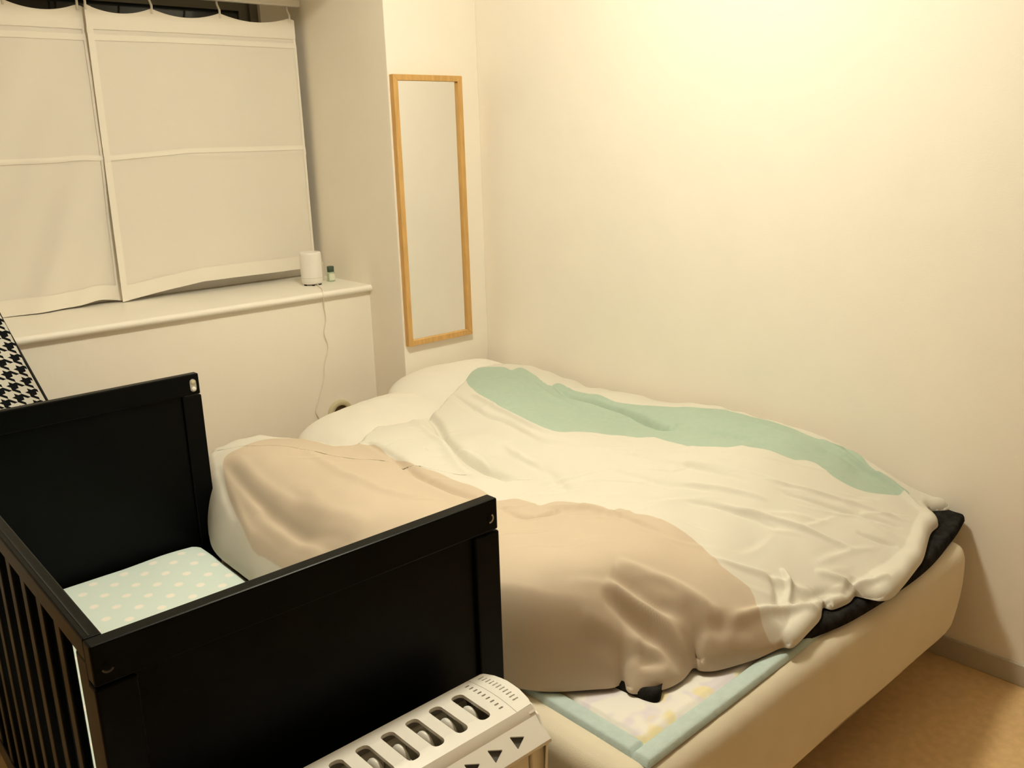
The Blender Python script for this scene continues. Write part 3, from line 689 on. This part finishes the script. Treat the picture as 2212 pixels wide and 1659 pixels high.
def resample(P, n):
    Q = np.vstack([P, P[:1]]); s = np.r_[0, np.cumsum(np.linalg.norm(np.diff(Q, axis=0), axis=1))]
    u = np.linspace(0, s[-1], n, endpoint=False)
    return np.c_[np.interp(u, s, Q[:, 0]), np.interp(u, s, Q[:, 1])]
def sstep(a, b_, x):
    t_ = np.clip((x-a)/(b_-a), 0, 1); return t_*t_*(3-2*t_)
def build_duvet():
    E = resample(smooth_poly(DUVET_EDGE, 6), 1150)
    c = np.array([1.60, 1.55]); NT = 150
    # keep the rim star-shaped about c so the surface never folds over itself
    rad = np.linalg.norm(E-c, axis=1); ang = np.unwrap(np.arctan2(E[:, 1]-c[1], E[:, 0]-c[0]))
    sg = 1.0 if ang[-1] > ang[0] else -1.0
    mono = np.maximum.accumulate(sg*ang); mono = 0.5*(mono + np.minimum.accumulate((sg*ang)[::-1])[::-1])
    mono = np.maximum.accumulate(mono) + np.arange(len(mono))*1e-5
    E = c + np.c_[rad*np.cos(sg*mono), rad*np.sin(sg*mono)]
    q = np.linspace(0, 1, NT)
    T = 1-(1-q)**1.35                     # a little denser near the rim
    T[0] = 0.004
    X = c[0]+(E[None, :, 0]-c[0])*T[:, None]; Y = c[1]+(E[None, :, 1]-c[1])*T[:, None]
    d, _ = seg_dist(X, Y, E[::3], True)
    d[-1] = 0
    base = 0.432 + 0.016*sstep(1.40, 1.60, X)*(1-sstep(1.7, 1.8, Y))
    base = 0.400 + (base-0.400)*sstep(0.925, 0.985, X)
    H0 = duvet_h(X, Y)
    fold = np.zeros_like(X)
    for poly, amp, w in DUVET_FOLDS:
        if len(poly) < 2: continue
        pl = np.array([(p.x, p.y) for p in catmull([(x, y, 0) for x, y in poly], False, 5)])
        dd, fr = seg_dist(X, Y, pl, False)
        taper = np.sin(np.clip(fr, 0, 1)*np.pi)**.6 + .0
        fold += amp*np.exp(-(dd/(w*0.85))**2)*np.clip(taper, 0, 1)
    fine = np.zeros_like(X)
    rs = np.random.RandomState(3)
    for k in range(16):
        a = rs.normal(-0.75, 0.5); fr_ = rs.uniform(25, 75); ph = rs.uniform(0, 6.28)
        wob = 0.02*np.sin(X*rs.uniform(5, 12)+Y*rs.uniform(5, 12)+rs.uniform(0, 6))
        s_ = (X*np.cos(a)+Y*np.sin(a)+wob)
        m = 0.5+0.5*np.sin(X*rs.uniform(4, 9)+rs.uniform(0, 6))*np.sin(Y*rs.uniform(4, 9)+rs.uniform(0, 6))
        fine += 0.0011*(40/fr_)*np.sin(s_*fr_+ph)*m**2
    # short crisp creases running mostly along the bed, denser toward the foot
    crease = np.zeros_like(X)
    rc = np.random.RandomState(11)
    for k in range(95):
        cx_ = rc.uniform(1.15, 2.30); cy_ = rc.uniform(0.90, 2.45) if k % 3 else rc.uniform(0.90, 1.45)
        ang = rc.normal(-0.62, 0.42); ln = rc.uniform(0.05, 0.17); w_ = rc.uniform(0.005, 0.010)
        ca, sa = math.cos(ang), math.sin(ang)
        u_ = (X-cx_)*ca+(Y-cy_)*sa; v_ = -(X-cx_)*sa+(Y-cy_)*ca
        v_ = v_ + rc.uniform(-2.2, 2.2)*u_**2
        prof_ = np.exp(-(v_/w_)**2) - 0.55*np.exp(-((v_-1.7*w_)/(1.5*w_))**2)
        crease += rc.uniform(0.0012, 0.0034)*prof_*np.clip(1-(u_/ln)**2, 0, 1)**1.5
    foot = sstep(1.06, 0.96, Y)*sstep(1.42, 1.52, X)
    Hh = np.maximum(H0, base+0.055-0.025*foot) + fold*1.6 + fine*1.0 + crease
    # rim radius: puffy toward the cot and the front, thin at the foot
    Rr = 0.050 - 0.026*foot
    g = np.sqrt(np.clip(1-(1-np.clip(d/Rr, 0, 1))**2, 0, 1))
    Z = base + (np.maximum(Hh, base+.02)-base)*g
    # pinch wrinkles along the rim
    _, fr = seg_dist(X, Y, E[::4], True)
    Z += 0.003*np.sin(fr*2*np.pi*47+3*np.sin(fr*2*np.pi*7))*(0.4+0.6*np.sin(fr*2*np.pi*5+1)**2)*np.exp(-((d-.03)/.03)**2)*g
    ts, _ = seg_dist(X, Y, smooth_poly(TEAL_BAND, 4), True); ts = np.where(inside(X, Y, smooth_poly(TEAL_BAND, 4)), ts, -ts)
    bs, _ = seg_dist(X, Y, smooth_poly(BEIGE_BAND, 3), True); bs = np.where(inside(X, Y, smooth_poly(BEIGE_BAND, 3)), bs, -bs)
    n = X.shape[1]
    V = np.stack([X, Y, Z], -1).reshape(-1, 3)
    idx = np.arange(NT*n).reshape(NT, n)
    F = np.stack([idx[:-1], np.roll(idx[:-1], -1, 1), np.roll(idx[1:], -1, 1), idx[1:]], -1).reshape(-1, 4)
    me = bpy.data.meshes.new('duvet')
    me.from_pydata(V.tolist(), [], F.tolist()+[tuple(int(i) for i in idx[0][::-1])]); me.update()
    for nm, arr in (('teal_edge', ts), ('beige_edge', bs)):
        at = me.attributes.new(nm, 'FLOAT', 'POINT')
        at.data.foreach_set('value', arr.reshape(-1).astype(np.float32))
    bm = bmesh.new(); bm.from_mesh(me); bmesh.ops.recalc_face_normals(bm, faces=bm.faces); bm.to_mesh(me); bm.free()
    return me
dv = link('duvet', build_duvet(), None, M_DUVET, True)
tag(dv, 'rumpled white duvet with teal and beige bands spread over the bed', 'duvet')

# ------------------------------------------------------------------ cot
CX0, CX1, CY0, CY1, CH = 0.268, 0.935, 1.093, 2.354, 0.865
SHIFT = 0.027                                     # far end stands a little further right
cot = thing('baby_cot', 'black-brown wooden baby cot with its bed-side rail removed', 'cot', (0.6, 1.72, 0))
def cp(me):
    me.transform(Matrix.Translation(-cot.location)); return me
def end_panel(y0, dx, inner):
    """inner = +1 when the inside face looks to +y"""
    y1 = y0+.026
    x0, x1 = CX0+dx, CX1+dx
    p = link('end_panel', cp(box_mesh(x0+.045, x1-.045, y0+.007, y1-.007, 0.13, 0.82)), cot, M_BLACK)
    link('top_rail', cp(box_mesh(x0, x1, y0, y1, 0.808, CH, 0.003, 2)), p, M_BLACK)
    link('bottom_rail', cp(box_mesh(x0+.05, x1-.05, y0+.002, y1-.002, 0.10, 0.16, 0.002, 1)), p, M_BLACK)
    for xa, xb in ((x0-.0015, x0+.052), (x1-.052, x1+.0015)):
        link('stile', cp(box_mesh(xa, xb, y0-.001, y1+.001, 0.0, 0.8055, 0.003, 2)), p, M_BLACK)
    return p
p1 = end_panel(CY0, 0, 1)
p2 = end_panel(CY1, SHIFT, -1)
def y_disc(x, y, z, r, t_, hole=0.0, sign=-1):
    prof = [(hole, 0), (hole, t_), (r, t_), (r, 0)] if hole > 0 else [(0, 0), (0, t_)][:0] + [(0, t_), (r*.85, t_), (r, t_*.6), (r, 0)]
    me = lathe(prof, 28); me.transform(Matrix.Rotation(math.radians(90 if sign < 0 else -90), 4, 'X')); me.transform(Matrix.Translation((x, y, z))); return me
for bx in (CX0+.018, CX1-.018):
    a0, a1 = (200, 330) if bx < .5 else (-100, 55)  # rim cut to the arc that catches light, glint built into its shape
    bmr = bmesh.new(); n_ = 14
    q_ = [[bmr.verts.new((bx+r_*math.cos(math.radians(a0+(a1-a0)*i/n_)), CY0-h_, 0.832+r_*math.sin(math.radians(a0+(a1-a0)*i/n_)))) for i in range(n_+1)] for r_, h_ in ((0.0062, .0004), (0.0085, .0012))]
    for i in range(n_): bmr.faces.new((q_[0][i], q_[0][i+1], q_[1][i+1], q_[1][i]))
    link('bolt_rim_glint', cp(finish(bmr)), p1, material('faint_rim_glint', (0.06, 0.055, 0.05), 0.35, 0.5) if bx < .5 else M_RIMGLINT, True)
    link('bolt_head', cp(y_disc(bx, CY0, 0.832, 0.0060, 0.0006)), p1, M_BLACK, True)
# pale fitting on the far end
bm = bmesh.new()
fx, fz = CX1+SHIFT-.019, 0.8345
pr = [(fx+0.0085*math.cos(math.radians(a)), fz+0.009+0.0085*math.sin(math.radians(a))) for a in range(0, 181, 20)] + [(fx+0.0085*math.cos(math.radians(a)), fz-0.009+0.0085*math.sin(math.radians(a))) for a in range(180, 361, 20)]
fa = [bm.verts.new((x, CY1-.0035, z)) for x, z in pr]; fb = [bm.verts.new((x, CY1+.001, z)) for x, z in pr]
bm.faces.new(fa); bm.faces.new(fb[::-1])
for i in range(len(pr)):
    j = (i+1) % len(pr); bm.faces.new((fa[j], fa[i], fb[i], fb[j]))
link('rail_fitting', cp(finish(bm)), p2, material('grey_fitting', (0.42, 0.39, 0.33), 0.5, 0.4)).data.name = 'fitting'
link('fitting_screw', cp(y_disc(fx, CY1-.0035, fz-.009, 0.0058, 0.002)), p2, M_WHITEPL, True)
link('fitting_screw', cp(y_disc(fx, CY1-.0035, fz+.009, 0.0055, 0.0012)), p2, M_BEIGEPL, True)

# slatted side on the left, following the shift of the far end
def sheared_box(x0, x1, y0, y1, z0, z1, bev=0.002):
    me = box_mesh(x0, x1, y0, y1, z0, z1, bev, 2)
    for v in me.vertices: v.co.x += SHIFT*(v.co.y-CY0)/(CY1-CY0)
    return cp(me)
side = link('side_rail', sheared_box(CX0, CX0+.024, CY0+.0265, CY1-.0005, 0.832, CH, 0.0025), cot, M_BLACK)
link('teething_strip', sheared_box(CX0+.0085, CX0+.0105, CY0+.03, CY1-.004, CH-.0006, CH+.0005, 0.0), side, M_DARK)
link('side_rail', sheared_box(CX0, CX0+.024, CY0+.0265, CY1-.0005, 0.20, 0.25), cot, M_BLACK)
link('side_post', sheared_box(CX0, CX0+.024, CY0+.0265, CY0+.072, 0.25, 0.832, 0.003), cot, M_BLACK)
link('side_post', sheared_box(CX0, CX0+.024, CY1-.046, CY1-.0005, 0.25, 0.832, 0.003), cot, M_BLACK)
k = 0
y = 1.245
while y < CY1-.09:
    link('slat', sheared_box(CX0+.002, CX0+.0155, y, y+.030, 0.249, 0.833, 0.003), cot, M_BLACK)
    y += 0.091
link('mattress_base', cp(box_mesh(CX0+.03, CX1-.005, CY0+.030, CY1-.004, 0.245, 0.268, 0.003)), cot, M_BLACK)
link('front_rail', cp(box_mesh(CX1-.015, CX1+.010, CY0+.028, CY1-.002, 0.20, 0.244, 0.002)), cot, M_BLACK)
# baby mattress in its dotted sheet
cm = link('cot_mattress', box_mesh(0.312, 0.905, 1.126, 2.345, 0.269, 0.392, 0.035, 5), None, M_DOTS, True)
bm = bmesh.new(); bm.from_mesh(cm.data)
for ax, lo, hi, n in ((0, .32, .9, 24), (1, 1.13, 2.34, 44)):
    for i in range(1, n):
        co = Vector((0, 0, 0)); co[ax] = lo+(hi-lo)*i/n; no = Vector((0, 0, 0)); no[ax] = 1
        bmesh.ops.bisect_plane(bm, geom=list(bm.verts)+list(bm.edges)+list(bm.faces), plane_co=co, plane_no=no)
for v in bm.verts:
    if v.co.z > .38:
        v.co.z += 0.004*noise.noise(Vector((v.co.x*6, v.co.y*6, 4))) + 0.006*math.exp(-((v.co.x-.80)/.10)**2-((v.co.y-2.25)/.15)**2)
bm.to_mesh(cm.data); bm.free()
cm.data.polygons.foreach_set('use_smooth', [True]*len(cm.data.polygons))
tag(cm, 'mint cot mattress with white polka dots inside the black cot', 'cot mattress')

# ------------------------------------------------------------------ oil-filled heater in front of the cot
HX0, HX1 = 0.26, 0.836
ht = thing('oil_heater', 'white oil-filled radiator heater standing in front of the cot', 'heater', (0.55, 0.965, 0))
def hp(me):
    me.transform(Matrix.Translation(-ht.location)); return me
def rounded(cx, cy, hx, hy, r, n=5):
    o = []
    for sx, sy, a0 in ((1, 1, 0), (-1, 1, 90), (-1, -1, 180), (1, -1, 270)):
        for i in range(n+1):
            a = math.radians(a0+90*i/n); o.append((cx+sx*(hx-r)+r*math.cos(a), cy+sy*(hy-r)+r*math.sin(a)))
    return o
def holed_plate(outer, holes, thick, place):
    """flat plate in (u,v) with holes; place(u,v,w) -> xyz, w = depth below the face"""
    bm = bmesh.new(); loops = []; edges = []
    for lp in [outer]+holes:
        vs = [bm.verts.new((u, v, 0)) for u, v in lp]
        es = [bm.edges.new((vs[i], vs[(i+1) % len(vs)])) for i in range(len(vs))]
        loops.append(vs); edges += es
    bmesh.ops.triangle_fill(bm, edges=edges, use_beauty=True)
    for vs in loops:
        lo = [bm.verts.new((v.co.x, v.co.y, -thick)) for v in vs]
        for i in range(len(vs)):
            j = (i+1) % len(vs); bm.faces.new((vs[i], vs[j], lo[j], lo[i]))
    bmesh.ops.recalc_face_normals(bm, faces=bm.faces)
    for v in bm.verts: v.co = Vector(place(v.co.x, v.co.y, -v.co.z))
    me = bpy.data.meshes.new('plate'); bm.to_mesh(me); bm.free(); return me
YT0, YT1, ZT = 0.917, 1.036, 0.600
def crown(y): return 0.006*(1-((y-(YT0+YT1)/2)/((YT1-YT0)/2))**2)
def top_place(u, v, w): return (u, v, ZT-.004+crown(v)-w)
slots = []
xs = [0.763-0.0446*i for i in range(10)]
for sx in xs:
    if sx-.012 < HX0+.08: continue
    lp = rounded(sx, 0.974, 0.0112, 0.0395, 0.009, 5)
    # far end cut slanted as in the photo
    slots.append(lp)
NS = len(slots)
vents1 = [rounded(0.7955, 1.0215-0.0103*i, 0.0042, 0.0016, 0.0012, 2) for i in range(9)]
vents2 = [rounded(0.8270+0.002*math.sin(i/10*math.pi), 1.0245-0.0084*i, 0.0058, 0.0014, 0.0011, 2) for i in range(11)]
def densify(lp, step=0.012):
    o = []
    for i in range(len(lp)):
        a, b_ = lp[i], lp[(i+1) % len(lp)]; L_ = math.hypot(b_[0]-a[0], b_[1]-a[1]); k_ = max(1, int(L_/step))
        for s in range(k_): o.append((a[0]+(b_[0]-a[0])*s/k_, a[1]+(b_[1]-a[1])*s/k_))
    return o
xseam = 0.8085
link('top_cover', hp(holed_plate(densify([(HX0, YT0), (xseam, YT0), (xseam, YT1), (HX0, YT1)]), slots+vents1, 0.006, top_place)), ht, M_HEAT)
endcap = [(xseam+.0008, YT0), (0.8395, YT0+.001), (0.8440, YT0+.012), (0.8480, 0.955), (0.8490, 0.985), (0.8460, 1.012), (0.8410, 1.030), (0.8340, YT1), (xseam+.0008, YT1)]
link('end_cap', hp(holed_plate(densify(endcap), vents2, 0.006, top_place)), ht, M_HEAT)
link('vent_shade', hp(box_mesh(0.789, 0.838, YT0+.012, YT1-.008, 0.5855, 0.5862)), ht, M_DARK)
# front and back skirts: bevel, flare with triangular holes, drop
def strip_x(prof, x0, x1, thick_end=True, flare=0.0):
    bm = bmesh.new(); n = 24
    rows = []
    for i in range(n+1):
        x = x0+(x1-x0)*i/n; rows.append([bm.verts.new((x, y_, z_)) for y_, z_ in prof])
    for a, b_ in zip(rows, rows[1:]):
        for i in range(len(prof)-1): bm.faces.new((a[i], a[i+1], b_[i+1], b_[i]))
    return finish(bm)
yb0, zb0 = YT0-.010, ZT-.018          # bottom of the shaded bevel
link('bevel_edge', hp(strip_x([(YT0, ZT-.004), (YT0-.003, ZT-.0075), (YT0-.008, ZT-.014), (yb0, zb0)], HX0, 0.8395)), ht, M_HEAT, True)
# flared band with triangles between (yb0,zb0) and (yf,zf)
yf, zf = 0.874, 0.556
fl = math.hypot(yb0-yf, zb0-zf); fd = ((yf-yb0)/fl, (zf-zb0)/fl); fn = (fd[1], -fd[0])
def flare_place(u, v, w): return (u, yb0+fd[0]*v-fn[0]*w, zb0+fd[1]*v-fn[1]*w)
tris = []
for i in range(NS+1):
    cx_ = 0.7885-0.0446*i
    if cx_ < HX0+.03: continue
    tri = [(cx_-.0115, fl*.20), (cx_+.0125, fl*.46), (cx_-.0095, fl*.74)]
    # soften the corners
    o = []
    for j in range(3):
        p0, p1, p2 = Vector((*tri[j-1], 0)), Vector((*tri[j], 0)), Vector((*tri[(j+1) % 3], 0))
        a = p1+(p0-p1).normalized()*.0025; b_ = p1+(p2-p1).normalized()*.0025
        o += [(a.x, a.y), ((a.x+b_.x+2*p1.x)/4, (a.y+b_.y+2*p1.y)/4), (b_.x, b_.y)]
    tris.append(o)
link('flared_skirt', hp(holed_plate(densify([(HX0, 0), (0.8395, 0), (0.8395, fl), (HX0, fl)]), tris, 0.004, flare_place)), ht, M_HEAT)
link('skirt_lip', hp(strip_x([(yf, zf), (yf-.001, zf-.004), (yf+.002, zf-.008), (yf+.006, zf-.009)], HX0, 0.8395)), ht, M_HEAT, True)
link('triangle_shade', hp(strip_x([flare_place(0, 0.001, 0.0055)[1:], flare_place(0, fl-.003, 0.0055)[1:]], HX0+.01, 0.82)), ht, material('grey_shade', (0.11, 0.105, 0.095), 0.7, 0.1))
link('back_skirt', hp(strip_x([(YT1, ZT-.004), (YT1+.005, ZT-.010), (YT1+.010, ZT-.03), (YT1+.026, zf), (YT1+.022, zf-.012)], HX0, 0.8395)), ht, M_HEAT, True)
# right-hand shoulder plate
bm = bmesh.new()
sec = [(YT0-.008, ZT-.012), (yb0, zb0), (yf+.004, zf+.003), (yf, zf-.006), (yf+.004, 0.50), (yf+.004, 0.10), (YT1+.018, 0.10), (YT1+.018, 0.50), (YT1+.022, zf), (YT1+.008, ZT-.02), (YT1, ZT-.0045), (1.0, ZT+.0005), (0.96, ZT+.0008), (YT0, ZT-.0045)]
def xend(y_, z_): return 0.8345 + 0.012*min(1, max(0, (z_-.545)/.055)) if z_ > .545 else 0.8345
ra = [bm.verts.new((0.8285, y_, z_-.001)) for y_, z_ in sec]; rb = [bm.verts.new((xend(y_, z_), y_, z_-.001)) for y_, z_ in sec]
bm.faces.new(rb)
for i in range(len(sec)):
    j = (i+1) % len(sec); bm.faces.new((ra[i], ra[j], rb[j], rb[i]))
bmesh.ops.bevel(bm, geom=[e for e in bm.edges if e.verts[0].co.x > .83 and e.verts[1].co.x > .83], offset=0.0035, segments=3, affect='EDGES')
link('side_panel', hp(finish(bm)), ht, M_HEAT)
link('end_fin', hp(box_mesh(0.8080, 0.8340, 0.884, 0.900, 0.11, 0.556, 0.0025)), ht, M_FIN)
# fins: I-shaped sections with a rounded top bulge
def fin_mesh(cx_):
    bm = bmesh.new()
    def add(x0, x1, y0, y1, z0, z1, bev):
        m = box_mesh(x0, x1, y0, y1, z0, z1, bev, 2); bm.from_mesh(m); bpy.data.meshes.remove(m)
    add(cx_-.0195, cx_+.0195, 0.888, 0.896, 0.11, 0.559, 0.0025)
    add(cx_-.0195, cx_+.0195, 1.036, 1.044, 0.11, 0.559, 0.0025)
    add(cx_-.0025, cx_+.0025, 0.895, 1.037, 0.13, 0.545, 0.001)
    add(cx_-.0185, cx_+.0185, 0.899, 0.958, 0.47, 0.548, 0.012)
    return finish(bm)
for i, sx in enumerate([0.786-0.0417*i for i in range(12)]):
    if sx < HX0+.07: continue
    f = link('fin', hp(fin_mesh(sx)), ht, M_FIN)
    bm = bmesh.new(); bmesh.ops.create_uvsphere(bm, u_segments=18, v_segments=10, radius=1.0)
    for v in bm.verts: v.co = Vector((v.co.x*.0105 + 0.763-0.0446*i+.006, v.co.y*.021+.984, v.co.z*.026+.566))
    link('oil_hub', hp(finish(bm)), f, M_HEAT, True)
link('control_housing', hp(box_mesh(HX0-.05, HX0+.075, 0.885, 1.045, 0.11, 0.592, 0.012, 3)), ht, M_HEAT)
for kx in (0.46, 0.34):
    link('dial', hp(y_disc(HX0+.012, 0.885, kx, 0.022, 0.014)), ht, M_WHITEPL, True)
for fx_ in (HX0+.03, HX1-.06):
    link('foot_bar', hp(box_mesh(fx_-.015, fx_+.015, 0.86, 1.07, 0.05, 0.112, 0.006)), ht, M_HEAT)
    for yy in (0.875, 1.055):
        w_ = lathe([(0, -.012), (0.022, -.012), (0.025, -.008), (0.025, .008), (0.022, .012), (0, .012)], 20); w_.transform(Matrix.Rotation(math.radians(90), 4, 'Y')); w_.transform(Matrix.Translation((fx_, yy, 0.025)))
        link('caster', hp(w_), ht, M_DARK, True)
